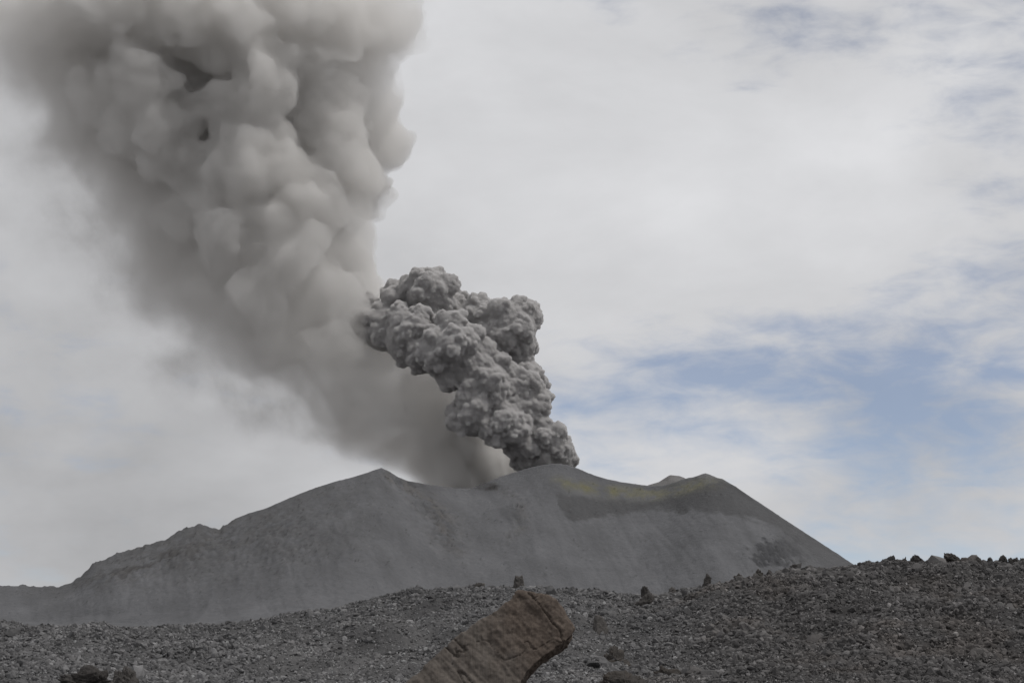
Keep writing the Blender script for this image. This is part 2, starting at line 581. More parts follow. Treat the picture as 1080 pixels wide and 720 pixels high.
def boulder(px, top, w, h, seed, mat, label, t=0.985, Y=None, tip=0.5, squash=0.9, lean=0.0, lv=5, rough=0.26, cuts=11, bottom=None, name='boulder', group=None, box=0.62):
    """angular rock whose outline spans w by h photo pixels, sunk a little in the ground"""
    rng = np.random.default_rng(seed)
    if Y is None:
        yc = float(np.interp(px, SPX, SCY))
        Y = FOOT + t * (yc - FOOT)
    m = Y / F
    ww, hh = w * m / cp, (h + 3) * m
    tp = at(px, top, Y)
    B0 = np.sign(ICO[lv][0]) * np.abs(ICO[lv][0]) ** box
    V = angular(B0, rng, cuts, 0.6, 1.0)
    V += ICO[lv][0] * (rough * fbm(ICO[lv][0] * 1.8 + seed, 6, 0.62, s=seed))[:, None]
    V += ICO[lv][0] * (-0.10 * np.abs(fbm(ICO[lv][0] * 3.5 + seed * 2, 4, 0.6, s=seed + 5)))[:, None]
    V /= np.abs(V).max(0)
    zz = (V[:, 2] + 1) / 2
    V[:, 0] *= 1 - tip * zz * 0.32
    V[:, 0] += lean * (zz - 0.5)
    V[:, 0] = (V[:, 0] - V[:, 0].min()) / np.ptp(V[:, 0]) * 2 - 1
    V *= np.array([ww / 2, ww / 2 * squash, hh / 2 * 1.25])
    V[:, 2] += hh / 2 * 1.25
    me = mesh_np(name, V, ICO[lv][1], True)
    o = link(name, me, mat, (tp[0], tp[1], tp[2] - hh * 1.25))
    return tag(o, label, 'boulder', group)


G1 = 'boulders along the right crest'
boulder(941, 585.0, 7, 11.5, 1, M_dark, 'small upright rock at the left end of the right crest row', tip=0.3, group=G1)
boulder(953, 586.5, 10, 10.5, 2, M_dark, 'low pointed dark rock between the small upright rock and the wide block', tip=1.0, lean=0.5, group=G1)
boulder(968, 584.0, 15, 13.5, 3, M_dark, 'wide flat-topped dark block on the right crest against the sky', tip=0.1, group=G1)
boulder(982, 585.5, 6, 11.5, 4, M_dark, 'narrow dark post-like rock right of the wide flat-topped block', tip=0.3, group=G1)
boulder(1006, 582.5, 23, 16.5, 5, M_dark, 'largest crest boulder, steep on its left and sloping down right', tip=1.6, lean=-0.9, group=G1, box=0.9)
boulder(1030, 586.5, 14, 10.5, 6, M_dark, 'low rounded dark boulder right of the largest crest boulder', tip=0.4, lean=0.3, group=G1)
boulder(1057, 584.5, 11, 11.5, 7, M_dark, 'squarish dark boulder on the crest near the right edge of the picture', tip=0.3, group=G1)
boulder(1066, 587.5, 6, 8.5, 8, M_dark, 'little dark rock leaning beside the squarish crest boulder', tip=0.6, group=G1)
boulder(1080, 587.0, 9, 9.5, 9, M_dark, 'dark crest rock cut by the right edge of the picture', tip=0.6, group=G1)
boulder(917, 592.5, 9, 8.5, 10, M_dark, 'low dark rock on the crest where the volcano flank ends', tip=0.7, group=G1)
boulder(931, 590.5, 8, 9.5, 41, M_dark, 'low blunt dark rock left of the small upright crest rock', tip=0.5, group=G1)
boulder(961, 587.5, 6, 9.5, 42, M_dark, 'thin dark rock wedged against the left side of the wide flat-topped block', tip=0.5, group=G1)
boulder(991, 588.0, 8, 9.5, 43, M_dark, 'small dark rock in the gap left of the largest crest boulder', tip=0.8, group=G1)
boulder(1021, 588.0, 8, 8.5, 44, M_dark, 'small dark rock just right of the largest crest boulder', tip=0.6, group=G1)
boulder(1043, 587.0, 9, 9.5, 45, M_dark, 'jagged dark rock left of the squarish crest boulder', tip=0.9, group=G1)
boulder(1072, 587.0, 7, 8.5, 46, M_dark, 'small dark rock second from the right edge on the crest', tip=0.6, group=G1)
G2 = 'boulders standing on the middle crest'
boulder(745.5, 604, 10, 15, 11, M_dark, 'upright squarish grey block standing alone before the ash slope', tip=0.1, group=G2)
boulder(780, 604, 13, 13, 12, M_brown, 'pointed brownish boulder on the crest left of the dark rocky patch', tip=0.8, group=G2)
boulder(801, 598, 12, 14, 13, M_brown, 'bulky brown boulder on the crest below the dark rocky patch', tip=0.4, group=G2)
boulder(812, 600, 8, 10, 14, M_dark, 'small pointed rock touching the right side of the bulky brown boulder', tip=0.8, group=G2)
boulder(838, 593.5, 11, 13, 15, M_dark, 'tall pointed dark rock right of the dark rocky patch', tip=0.8, lean=-0.3, group=G2)
boulder(681, 615, 11, 13, 16, M_dark, 'dark knob of rock on top of the craggy outcrop', tip=0.3, t=0.93, group=G2)
boulder(684, 622, 38, 34, 17, M_dark, 'craggy dark outcrop carrying a dark knob, right of the brown slab', tip=1.5, t=0.90, squash=0.9, rough=0.3, group=G2, box=0.95)
boulder(709, 618, 10, 9, 18, M_grey, 'low grey rock on the crest right of the craggy outcrop', tip=0.6, group=G2)
boulder(547, 605.5, 13, 16, 19, M_grey, 'upright grey boulder on the crest just above the brown slab', tip=0.45, group=G2)
boulder(505, 613, 13, 10, 20, M_grey, 'low dark grey rock on the crest left of the upright boulder', tip=0.6, group=G2)
boulder(632, 648, 19, 42, 21, M_grey, 'tall flat-faced dark slab set in the slope right of the brown boulder', tip=0.15, t=0.45, squash=0.8, cuts=18, rough=0.1, group=G2)
boulder(645, 676, 40, 34, 35, M_brown, 'dark broken mound at the foot of the tall flat-faced slab', tip=0.6, t=0.25, squash=0.8, rough=0.3, box=0.9)
G3 = 'small rocks on the left crest'
boulder(207, 656, 9, 9, 22, M_grey, 'small peaked grey rock on the left crest below the ash slope', tip=0.9, group=G3)
boulder(241, 655.5, 12, 9, 23, M_grey, 'low lumpy rock right of the small peaked rock on the left crest', tip=0.4, group=G3)
boulder(83, 657, 10, 8, 24, M_grey, 'low grey rock on the left crest near the left end', tip=0.7, group=G3)
boulder(397, 629, 11, 8, 25, M_grey, 'low grey rock on the crest below the left summit', tip=0.6, group=G3)
boulder(985, 662, 26, 18, 26, M_brown, 'rusty brown outcrop with a pale ledge on the right slope', tip=0.5, t=0.45, rough=0.25, box=0.9)
boulder(1032, 668, 22, 14, 27, M_brown, 'brownish low rock on the right slope beside the rusty outcrop', tip=0.5, t=0.42, rough=0.25, box=0.9)
boulder(868, 618, 22, 14, 28, M_brown, 'dark brown lump high on the right slope under the crest', tip=0.5, t=0.8, rough=0.25, box=0.9)
boulder(704, 700, 30, 22, 29, M_brown, 'brown lump low on the slope near the bottom of the picture', tip=0.5, t=0.15, rough=0.25, box=0.9)

# near rocks cut by the lower edge of the picture
boulder(95, 700, 74, 36, 31, M_dark, 'rugged dark brown boulder at the bottom left, the darker of two', Y=36.0, tip=0.2, lv=6, rough=0.42, box=0.85)
boulder(130, 701, 34, 34, 32, M_grey, 'smoother grey-brown rock leaning against the rugged dark brown boulder', Y=35.2, tip=0.4, lv=6, rough=0.2, cuts=16, box=0.8)
boulder(650, 706, 66, 34, 33, M_brown, 'low brown rock cut by the bottom edge right of the big slab', Y=36.0, tip=0.5, lv=6, rough=0.2)


# ------------------------------------------------------------------ the big brown slab
def slab_mat():
    T = NT('striated_brown_rock')
    tc = T.n('ShaderNodeTexCoord').outputs['Object']
    mp = T.n('ShaderNodeMapping')
    mp.inputs['Rotation'].default_value = (0, R(43), 0)
    mp.inputs['Scale'].default_value = (7.5, 1.4, 0.4)
    T.l(tc, mp.inputs['Vector'])
    st = T.noise(mp.outputs[0], 1.6, 7, 0.65, 0.4)
    f = T.noise(tc, 1.1, 5, 0.6)
    fine = T.noise(tc, 9.0, 7, 0.7)
    col = T.ramp(st, [(0.25, (0.078, 0.066, 0.057)), (0.42, (0.114, 0.099, 0.087)), (0.62, (0.133, 0.117, 0.104)), (0.8, (0.158, 0.143, 0.129))])
    # rusty upper end
    sx = T.n('ShaderNodeSeparateXYZ'); T.l(tc, sx.inputs[0])
    u = T.math('ADD', sx.outputs['X'], T.math('MULTIPLY', sx.outputs['Z'], 0.55))
    u = T.math('ADD', u, T.math('MULTIPLY', T.math('SUBTRACT', f, 0.5), 2.2))
    rf = T.n('ShaderNodeMapRange', interpolation_type='SMOOTHSTEP')
    T.l(u, rf.inputs['Value'])
    rf.inputs['From Min'].default_value = 1.7
    rf.inputs['From Max'].default_value = 3.2
    rust = T.ramp(fine, [(0.3, (0.064, 0.048, 0.039)), (0.55, (0.102, 0.079, 0.064)), (0.75, (0.125, 0.105, 0.090))])
    col = mixcol(T, col, rust, T.math('MULTIPLY', rf.outputs[0], 0.75))
    m = T.ramp(fine, [(0.3, (0.78, 0.78, 0.78)), (0.7, (1.2, 1.2, 1.2))])
    col = mixcol(T, col, m, 1.0, 'MULTIPLY')
    # lichen on the undercut edge
    b = T.n('ShaderNodeBsdfPrincipled')
    T.l(col, b.inputs['Base Color'])
    b.inputs['Roughness'].default_value = 0.95
    b.inputs['Specular IOR Level'].default_value = 0.12
    h = T.math('ADD', T.math('MULTIPLY', st, 1.0), T.math('MULTIPLY', fine, 0.35))
    bp = T.n('ShaderNodeBump')
    bp.inputs['Strength'].default_value = 0.6
    bp.inputs['Distance'].default_value = 0.035
    T.l(h, bp.inputs['Height']); T.l(bp.outputs[0], b.inputs['Normal'])
    T.l(b.outputs[0], T.out.inputs['Surface'])
    return T.m


def build_slab():
    Y = 58.0
    out = [(546, 622), (562, 624), (584, 632), (598, 650), (606, 662), (602, 671), (584, 684), (567, 697), (557, 707), (549, 720), (540, 745),
           (525, 790), (425, 790), (405, 745), (438, 712), (460, 689), (478, 674), (496, 662), (511, 652), (513, 649), (534, 637)]
    org = at(500, 790, Y)
    pts = []
    for (x, y) in out:
        f = np.clip((x - 430) / 170, 0, 1)
        p = at(x, y, Y) - org
        # the face tilts: its lower left is nearer, its upper edge leans back
        yf = -1.6 + (790 - y) / 170 * 1.5
        c = at(515, 700, Y) - org
        pts.append((p[0] * 1.0, yf, p[2]))
    bm = bmesh.new()
    fr = [bm.verts.new(p) for p in pts]
    cx, cz = np.mean([p[0] for p in pts]), np.mean([p[2] for p in pts])
    bk = [bm.verts.new(((p[0] - cx) * 0.86 + cx + 0.15, p[1] + 3.0, (p[2] - cz) * 0.86 + cz - 0.25)) for p in pts]
    bm.faces.new(fr)
    bm.faces.new(bk[::-1])
    k = len(fr)
    for i in range(k):
        bm.faces.new((fr[i], bk[i], bk[(i + 1) % k], fr[(i + 1) % k]))
    bmesh.ops.recalc_face_normals(bm, faces=bm.faces)
    me = bpy.data.meshes.new('slab_tmp')
    bm.to_mesh(me); bm.free()
    o = bpy.data.objects.new('slab_tmp', me)
    C.objects.link(o)
    md = o.modifiers.new('r', 'REMESH'); md.mode = 'VOXEL'; md.voxel_size = 0.035
    dg = bpy.context.evaluated_depsgraph_get()
    m2 = bpy.data.meshes.new_from_object(o.evaluated_get(dg))
    bpy.data.objects.remove(o)
    V = get_co(m2)
    # soften the corners, then break the surface up
    me_s = bmesh.new(); me_s.from_mesh(m2)
    for _ in range(1):
        bmesh.ops.smooth_vert(me_s, verts=me_s.verts, factor=0.5, use_axis_x=True, use_axis_y=True, use_axis_z=True)
    me_s.to_mesh(m2); me_s.free()
    V, Nn = get_co(m2), get_no(m2)
    ca, sa = math.cos(R(43)), math.sin(R(43))
    # strata run down to the right across the face
    a = V[:, 0] * ca + V[:, 2] * sa          # along the long axis
    c = -V[:, 0] * sa + V[:, 2] * ca
    Q = np.stack([a * 3.2, V[:, 1] * 0.9, c * 0.5], -1)
    d = 0.03 * fbm(Q, 4, 0.55, s=7) - 0.035 * np.abs(fbm(Q * 1.3 + 9, 3, 0.55, s=15))
    d += 0.08 * fbm(V * 0.9, 3, 0.5, s=8) + 0.022 * fbm(V * 5.0, 4, 0.6, s=9)
    up = smooth(1.0, 3.2, V[:, 0] + 0.5 * V[:, 2])
    d += up * 0.05 * (0.55 - worley(V * 2.2, 3))
    cr = np.abs(fbm(np.stack([a * 1.1, V[:, 1] * 0.4, c * 0.22], -1) + 3, 4, 0.6, s=33))
    d -= 0.11 * smooth(0.05, 0.0, cr)
    cr2 = np.abs(fbm(V * 0.8 + 23, 3, 0.5, s=38) + 0.12)
    d -= 0.07 * smooth(0.03, 0.0, cr2)
    st = np.floor(c * 1.4 + 0.5 * vnoise(V * 0.8, 4))
    V += Nn * d[:, None]
    m2.vertices.foreach_set('co', V.astype(np.float32).ravel())
    m2.update()
    m2.polygons.foreach_set('use_smooth', np.ones(len(m2.polygons), bool))
    m2.materials.clear()
    o = link('boulder', m2, slab_mat(), tuple(org))
    o.data.name = 'boulder'
    tag(o, 'huge tilted brown slab of rock with diagonal grooves and a rusty upper end', 'boulder')


build_slab()


# ------------------------------------------------------------------ ash column and drifting plume
def union_mesh(blobs, voxel, lv=3):
    """one closed surface round many balls (x, y, z, r)"""
    A = np.array(blobs)
    Vs, Fs, off = [], [], 0
    for lv_, B in ((2, A[A[:, 3] < 7 * voxel]), (3, A[(A[:, 3] >= 7 * voxel) & (A[:, 3] < 22 * voxel)]), (4, A[A[:, 3] >= 22 * voxel])):
        if not len(B): continue
        base, fc = ICO[lv_]
        Vs.append((base[None] * B[:, None, 3:4] + B[:, None, :3]).reshape(-1, 3))
        Fs.append((fc[None] + (np.arange(len(B)) * len(base))[:, None, None]).reshape(-1, 3) + off)
        off += len(Vs[-1])
    V, Fc = np.concatenate(Vs), np.concatenate(Fs)
    me = mesh_np('tmp', V.reshape(-1, 3), Fc)
    o = bpy.data.objects.new('tmp', me)
    C.objects.link(o)
    md = o.modifiers.new('r', 'REMESH'); md.mode = 'VOXEL'; md.voxel_size = voxel
    sm = o.modifiers.new('s', 'SMOOTH'); sm.iterations = 1
    dg = bpy.context.evaluated_depsgraph_get()
    m2 = bpy.data.meshes.new_from_object(o.evaluated_get(dg))
    bpy.data.objects.remove(o); bpy.data.meshes.remove(me)
    return m2


def billow(me, octs, seed, mask=None):
    """push the surface out in domes with creases between them"""
    for k, (cell, amp) in enumerate(octs):
        V, Nn = get_co(me), get_no(me)
        wob = np.stack([fbm(V / (cell * 1.5), 2, 0.5, s=seed + 70 + k + j) for j in range(3)], -1)
        w = worley((V + wob * cell * 0.25) / cell, seed + k * 11)
        b = np.clip(1 - (w / 0.9) ** 2, -0.1, 1) - 0.5
        a = amp if mask is None else amp * mask(V)
        V = V + Nn * (b * a)[:, None]
        me.vertices.foreach_set('co', V.astype(np.float32).ravel())
        me.update()
    return me


def remesh(me, voxel, it=1):
    """rebuild the surface so that folds made by the displacement become one clean skin"""
    o = bpy.data.objects.new('tmp', me)
    C.objects.link(o)
    md = o.modifiers.new('r', 'REMESH'); md.mode = 'VOXEL'; md.voxel_size = voxel
    sm = o.modifiers.new('s', 'SMOOTH'); sm.iterations = it; sm.factor = 0.4
    dg = bpy.context.evaluated_depsgraph_get()
    m2 = bpy.data.meshes.new_from_object(o.evaluated_get(dg))
    bpy.data.objects.remove(o); bpy.data.meshes.remove(me)
    # keep only the outer skin: pockets closed inside would cut holes in the volume
    bm = bmesh.new(); bm.from_mesh(m2)
    bm.verts.ensure_lookup_table()
    seen = np.zeros(len(bm.verts), bool)
    drop = []
    best = []
    for v in bm.verts:
        if seen[v.index]: continue
        comp, st = [], [v]
        seen[v.index] = True
        while st:
            a = st.pop(); comp.append(a)
            for e in a.link_edges:
                b = e.other_vert(a)
                if not seen[b.index]:
                    seen[b.index] = True; st.append(b)
        if len(comp) > len(best):
            drop += best; best = comp
        else:
            drop += comp
    bmesh.ops.delete(bm, geom=drop, context='VERTS')
    bm.to_mesh(m2); bm.free()
    return m2


def finish_hull(name, me, mat, org, label, cat):
    V = get_co(me) - org
    me.vertices.foreach_set('co', V.astype(np.float32).ravel())
    me.update()
    me.polygons.foreach_set('use_smooth', np.ones(len(me.polygons), bool))
    me.materials.clear()
    me.name = name
    o = link(name, me, mat, tuple(org))
    return tag(o, label, cat)


YP = 3150.0
MPP = YP / F   # metres per photo pixel at the vent


def build_column():
    rng = np.random.default_rng(3)
    L0 = [(453, 309, -10, 27), (420, 318, 5, 20), (475, 325, 20, 20), (385, 336, 40, 27), (368, 330, 60, 14), (405, 345, 0, 28),
          (436, 357, -25, 32), (478, 368, -38, 36), (505, 331, 10, 22), (538, 344, -5, 31), (549, 368, 0, 18), (520, 360, 0, 26), (556, 398, -8, 20), (545, 412, -20, 26),
          (510, 405, -35, 30), (500, 437, -40, 25), (530, 444, -30, 28), (559, 430, -15, 21), (552, 465, -15, 22),
          (577, 462, -20, 20), (592, 474, -12, 15), (572, 484, -8, 18), (594, 488, -4, 14), (580, 505, 0, 22), (556, 484, 0, 15)]
    blobs = []
    for (px, py, dy, r) in L0:
        p = at(px, py, YP + dy * MPP)
        rr = r * MPP * 0.92
        blobs.append((*p, rr))
        k = int(16 + r * 0.7)
        for _ in range(k):
            d = rng.normal(size=3); d[1] -= 0.5; d /= np.linalg.norm(d)
            r1 = rr * (0.16 + 0.34 * rng.uniform() ** 1.4)
            q = p + d * rr * rng.uniform(0.8, 0.95)
            blobs.append((*q, r1))
            for _ in range(9):
                e = rng.normal(size=3) + d * 0.9; e /= np.linalg.norm(e)
                r2 = max(r1 * rng.uniform(0.26, 0.46), 3.2)
                q2 = q + e * r1 * rng.uniform(0.78, 0.95)
                blobs.append((*q2, r2))
                if r2 > 5.5:
                    for _ in range(4):
                        g = rng.normal(size=3) + e; g /= np.linalg.norm(g)
                        blobs.append((*(q2 + g * r2 * 0.85), r2 * rng.uniform(0.35, 0.5)))
    me = union_mesh(blobs, 1.5, 2)
    sharp = lambda V: 0.35 + 0.65 * smooth(375, 430, pix(V)[0])
    billow(me, [(7.5, 2.2), (4.2, 1.3)], 44, sharp)
    me = remesh(me, 1.25, 0)
    T = NT('dense_ash')
    pv = T.n('ShaderNodeVolumePrincipled')
    pv.inputs['Color'].default_value = (0.80, 0.79, 0.785, 1)
    sx = T.n('ShaderNodeSeparateXYZ'); T.l(T.n('ShaderNodeTexCoord').outputs['Object'], sx.inputs[0])
    mr = T.n('ShaderNodeMapRange', interpolation_type='SMOOTHSTEP'); T.l(sx.outputs['X'], mr.inputs['Value'])
    mr.inputs['From Min'].default_value = -390; mr.inputs['From Max'].default_value = -220
    mr.inputs['To Min'].default_value = 0.06; mr.inputs['To Max'].default_value = 0.75
    T.l(mr.outputs[0], pv.inputs['Density'])
    pv.inputs['Anisotropy'].default_value = 0.0
    T.l(pv.outputs[0], T.out.inputs['Volume'])
    org = at(580, 500, YP)
    finish_hull('ash_column', me, T.m, org, 'dense dark grey cauliflower column of ash rising from the crater', 'ash column')


build_column()

# centre line of the drifting plume: photo x, y, half width
AXIS = [(508, 500, 75), (472, 474, 120), (410, 434, 165), (346, 385, 180), (308, 330, 180), (278, 270, 175), (256, 200, 182),
        (230, 130, 205), (205, 60, 240), (188, -30, 262)]


def build_plume():
    rng = np.random.default_rng(8)
    YC = YP + 112
    m = YC / F
    blobs = []
    for i in range(len(AXIS) - 1):
        for f in (0, 0.5):
            x, y, r = [AXIS[i][k] * (1 - f) + AXIS[i + 1][k] * f for k in range(3)]
            p = at(x, y, YC)
            rr = r * m
            for sx in (-0.92, -0.5, -0.22, 0.0):
                q = p + np.array([sx * rr, 0, 0])
                blobs.append((*q, rr * 0.54))
    for (x, y, r) in [(310, 440, 80), (380, 462, 60), (240, 395, 90), (190, 330, 90), (440, 480, 50), (150, 260, 90), (110, 190, 90), (60, 130, 80), (-10, 90, 70),
                      (505, 486, 32), (535, 492, 26), (470, 462, 55), (478, 488, 40), (440, 486, 42), (400, 478, 50), (330, 470, 70), (270, 440, 80)]:
        blobs.append((*at(x, y, YC), r * m))
    # individual billows on the sunward side: px, py, toward camera (px), radius px
    puffs = [(285, 88, 130, 42), (240, 108, 125, 30), (320, 70, 100, 36), (355, 120, 70, 42), (388, 95, 30, 38), (262, 178, 120, 40), (225, 190, 110, 32), (300, 172, 115, 32),
             (335, 210, 105, 34), (375, 180, 60, 34), (362, 158, 70, 30), (190, 225, 90, 34), (250, 250, 105, 40), (310, 262, 100, 42), (372, 240, 50, 28), (365, 285, 50, 28),
             (280, 310, 90, 44), (340, 315, 85, 38), (225, 300, 70, 40), (375, 330, 60, 22), (300, 365, 80, 40), (355, 375, 80, 36),
             (215, 12, 140, 46), (255, 26, 140, 40), (170, 10, 140, 50), (110, 0, 140, 50), (50, 12, 130, 50), (0, 0, 130, 50), (300, 5, 120, 44), (350, 25, 90, 46), (400, 30, 40, 50),
             (400, 150, 0, 30), (395, 205, 0, 26), (150, 90, 120, 46), (170, 140, 110, 44), (120, 110, 100, 40), (420, 440, 40, 34), (460, 465, 40, 28), (395, 415, 50, 34)]
    for (x, y, t, r) in puffs:
        p = at(x, y, YC - t * m)
        blobs.append((*p, r * m))
        for _ in range(22):
            d = rng.normal(size=3); d[1] -= 0.6; d[2] += .3; d /= np.linalg.norm(d)
            r1 = r * m * rng.uniform(0.16, 0.48)
            p1 = p + d * r * m * rng.uniform(0.75, 0.95)
            blobs.append((*p1, r1))
            for _ in range(7):
                e = rng.normal(size=3) + d * 0.8; e /= np.linalg.norm(e)
                blobs.append((*(p1 + e * r1 * 0.88), r1 * rng.uniform(0.25, 0.5)))
    me = union_mesh(blobs, 4.5, 2)
    V, Nn = get_co(me), get_no(me)
    wob = np.stack([fbm(V / 90.0, 3, 0.55, s=300 + k) for k in range(3)], -1) * 16 + np.stack([fbm(V / 26.0, 3, 0.6, s=310 + k) for k in range(3)], -1) * 5
    me.vertices.foreach_set('co', (V + wob).astype(np.float32).ravel()); me.update()
    billow(me, [(30, 9)], 95)
    me = remesh(me, 4.0)
    billow(me, [(13, 4)], 97)
    me = remesh(me, 3.6)
    org = at(528, 500, YC)

    # density falls away to the left and to the ragged underside
    T = NT('drifting_ash')
    tc = T.n('ShaderNodeTexCoord').outputs['Object']
    wn = T.n('ShaderNodeTexNoise'); T.l(tc, wn.inputs['Vector'])
    wn.inputs['Scale'].default_value = 1 / 110.0; wn.inputs['Detail'].default_value = 5; wn.inputs['Roughness'].default_value = 0.6
    w1 = T.n('ShaderNodeVectorMath', operation='MULTIPLY_ADD'); T.l(wn.outputs['Color'], w1.inputs[0])
    w1.inputs[1].default_value = (380, 380, 380); w1.inputs[2].default_value = (-190, -190, -190)
    s0 = T.n('ShaderNodeSeparateXYZ'); T.l(tc, s0.inputs[0])
    wa = T.n('ShaderNodeMapRange'); T.l(s0.outputs['Z'], wa.inputs['Value'])
    wa.inputs['From Min'].default_value = 20; wa.inputs['From Max'].default_value = 140
    wa.inputs['To Min'].default_value = 0.15; wa.inputs['To Max'].default_value = 1.0
    ws = T.n('ShaderNodeVectorMath', operation='SCALE'); T.l(w1.outputs[0], ws.inputs[0]); T.l(wa.outputs[0], ws.inputs['Scale'])
    w2 = T.n('ShaderNodeVectorMath', operation='ADD'); T.l(tc, w2.inputs[0]); T.l(ws.outputs[0], w2.inputs[1])
    sx = T.n('ShaderNodeSeparateXYZ'); T.l(w2.outputs[0], sx.inputs[0])
    A = np.array([[*(at(x, y, YC) - org), r * m] for (x, y, r) in AXIS])
    zmax = A[-1, 2]
    XR, WR = 700.0, 450.0
    zn = T.math('DIVIDE', sx.outputs['Z'], zmax, clamp=True)
    cx = T.curve(zn, [(float(np.clip(a[2] / zmax, 0, 1)), float(np.clip(-a[0] / XR, 0, 1))) for a in A])
    cw = T.curve(zn, [(float(np.clip(a[2] / zmax, 0, 1)), float(a[3] / WR)) for a in A])
    xc = T.math('MULTIPLY', cx, -XR)
    wd = T.math('MULTIPLY', cw, WR)
    q = T.math('DIVIDE', T.math('SUBTRACT', sx.outputs['X'], xc), wd)
    nz = T.noise(tc, 1 / 150.0, 7, 0.62, 0.4)
    qn = T.math('ADD', q, T.math('MULTIPLY', T.math('SUBTRACT', nz, 0.5), 1.8))
    mr = T.n('ShaderNodeMapRange', interpolation_type='SMOOTHSTEP')
    T.l(qn, mr.inputs['Value'])
    mr.inputs['From Min'].default_value = -1.15
    mr.inputs['From Max'].default_value = -0.1
    e = T.math('POWER', mr.outputs[0], 1.35)
    # the top right dissolves too
    m2 = T.n('ShaderNodeMapRange', interpolation_type='SMOOTHSTEP')
    T.l(T.math('ADD', T.math('ADD', q, T.math('MULTIPLY', zn, 1.6)), T.math('MULTIPLY', T.math('SUBTRACT', nz, 0.5), 1.2)), m2.inputs['Value'])
    m2.inputs['From Min'].default_value = 2.65
    m2.inputs['From Max'].default_value = 1.9
    e = T.math('MULTIPLY', e, m2.outputs[0])
    zf = T.curve(zn, [(0, 1.0), (0.06, 0.8), (0.14, 0.66), (0.28, 0.58), (0.42, 0.75), (0.58, 1.0), (1.0, 1.0)])
    # thin veil falling out of the plume to the lower left
    vn = T.n('ShaderNodeMapRange', interpolation_type='SMOOTHSTEP')
    T.l(T.math('ADD', T.math('MULTIPLY', nz, 1.6), T.math('MULTIPLY', q, 0.35)), vn.inputs['Value'])
    vn.inputs['From Min'].default_value = 0.25; vn.inputs['From Max'].default_value = 0.9
    vn.inputs['To Max'].default_value = 0.16
    e = T.math('MAXIMUM', e, vn.outputs[0])
    # thicker ash hugging the foot of the column
    vz = T.n('ShaderNodeMapRange', interpolation_type='SMOOTHSTEP'); T.l(s0.outputs['Z'], vz.inputs['Value'])
    vz.inputs['From Min'].default_value = 190; vz.inputs['From Max'].default_value = 30
    vx = T.n('ShaderNodeMapRange', interpolation_type='SMOOTHSTEP'); T.l(s0.outputs['X'], vx.inputs['Value'])
    vx.inputs['From Min'].default_value = -170; vx.inputs['From Max'].default_value = -30
    vent = T.math('ADD', 1.0, T.math('MULTIPLY', T.math('MULTIPLY', vz.outputs[0], vx.outputs[0]), 1.8))
    dens = T.math('MULTIPLY', T.math('MULTIPLY', e, T.math('MULTIPLY', zf, vent)), T.math('MULTIPLY', T.ramp(T.noise(tc, 1 / 45.0, 4, 0.6), [(0.3, (0.6, 0.6, 0.6)), (0.7, (1, 1, 1))]), 0.043))
    # the low left part is torn into wisps
    mpw = T.n('ShaderNodeMapping'); T.l(tc, mpw.inputs[0]); mpw.inputs['Scale'].default_value = (1.0, 0.28, 1.0)
    wz = T.noise(mpw.outputs[0], 1 / 95.0, 5, 0.6, 0.5)
    wt = T.n('ShaderNodeMapRange', interpolation_type='SMOOTHSTEP'); T.l(wz, wt.inputs['Value'])
    wt.inputs['From Min'].default_value = 0.40; wt.inputs['From Max'].default_value = 0.62
    wt.inputs['To Min'].default_value = 0.28
    mz = T.n('ShaderNodeMapRange', interpolation_type='SMOOTHSTEP'); T.l(s0.outputs['Z'], mz.inputs['Value'])
    mz.inputs['From Min'].default_value = 330; mz.inputs['From Max'].default_value = 130
    mx = T.n('ShaderNodeMapRange', interpolation_type='SMOOTHSTEP'); T.l(s0.outputs['X'], mx.inputs['Value'])
    mx.inputs['From Min'].default_value = -60; mx.inputs['From Max'].default_value = -190
    mw = T.math('MULTIPLY', mz.outputs[0], mx.outputs[0])
    tear = T.math('ADD', T.math('MULTIPLY', mw, T.math('SUBTRACT', wt.outputs[0], 1.0)), 1.0)
    dens = T.math('MULTIPLY', dens, tear)
    pv = T.n('ShaderNodeVolumePrincipled')
    pv.inputs['Color'].default_value = (0.952, 0.942, 0.928, 1)
    pv.inputs['Anisotropy'].default_value = 0.1
    T.l(dens, pv.inputs['Density'])
    T.l(pv.outputs[0], T.out.inputs['Volume'])
    o = finish_hull('ash_plume', me, T.m, org, 'huge soft grey ash plume drifting up and left from the crater', 'ash plume')
    ext = max(o.dimensions)
    try:
        T.m.cycles.volume_step_rate = 0.15
    except Exception as ex:
        print('step rate', ex)
    print('plume size', o.dimensions, len(me.vertices))


build_plume()

# ------------------------------------------------------------------ sky and light
SUN_EL, SUN_AZ = R(60), R(104)     # azimuth clockwise from straight ahead: to the right, a bit behind
wd = bpy.data.worlds.new('World')
sc.world = wd
wd.use_nodes = True


class WT(NT):
    def __init__(self):
        self.t = wd.node_tree
        self.t.nodes.clear()
        self.out = self.n('ShaderNodeOutputWorld')


T = WT()
sky = T.n('ShaderNodeTexSky', sky_type='NISHITA', sun_disc=False, sun_elevation=SUN_EL, sun_rotation=SUN_AZ, altitude=4500)
sky.air_density = 1.0
sky.dust_density = 1.0
skyc = T.n('ShaderNodeVectorMath', operation='SCALE')
tn = T.n('ShaderNodeVectorMath', operation='MULTIPLY')
T.l(sky.outputs[0], tn.inputs[0]); tn.inputs[1].default_value = (1.03, 0.985, 1.0)
T.l(tn.outputs[0], skyc.inputs[0]); skyc.inputs['Scale'].default_value = 0.09
gen = T.n('ShaderNodeTexCoord').outputs['Generated']
sep = T.n('ShaderNodeSeparateXYZ'); T.l(gen, sep.inputs[0])
X, Yd, Z = sep.outputs


def skydir(px, py):
    p = at(px, py, 1000.0) - np.array([0, 0, EYE])
    return p / np.linalg.norm(p)


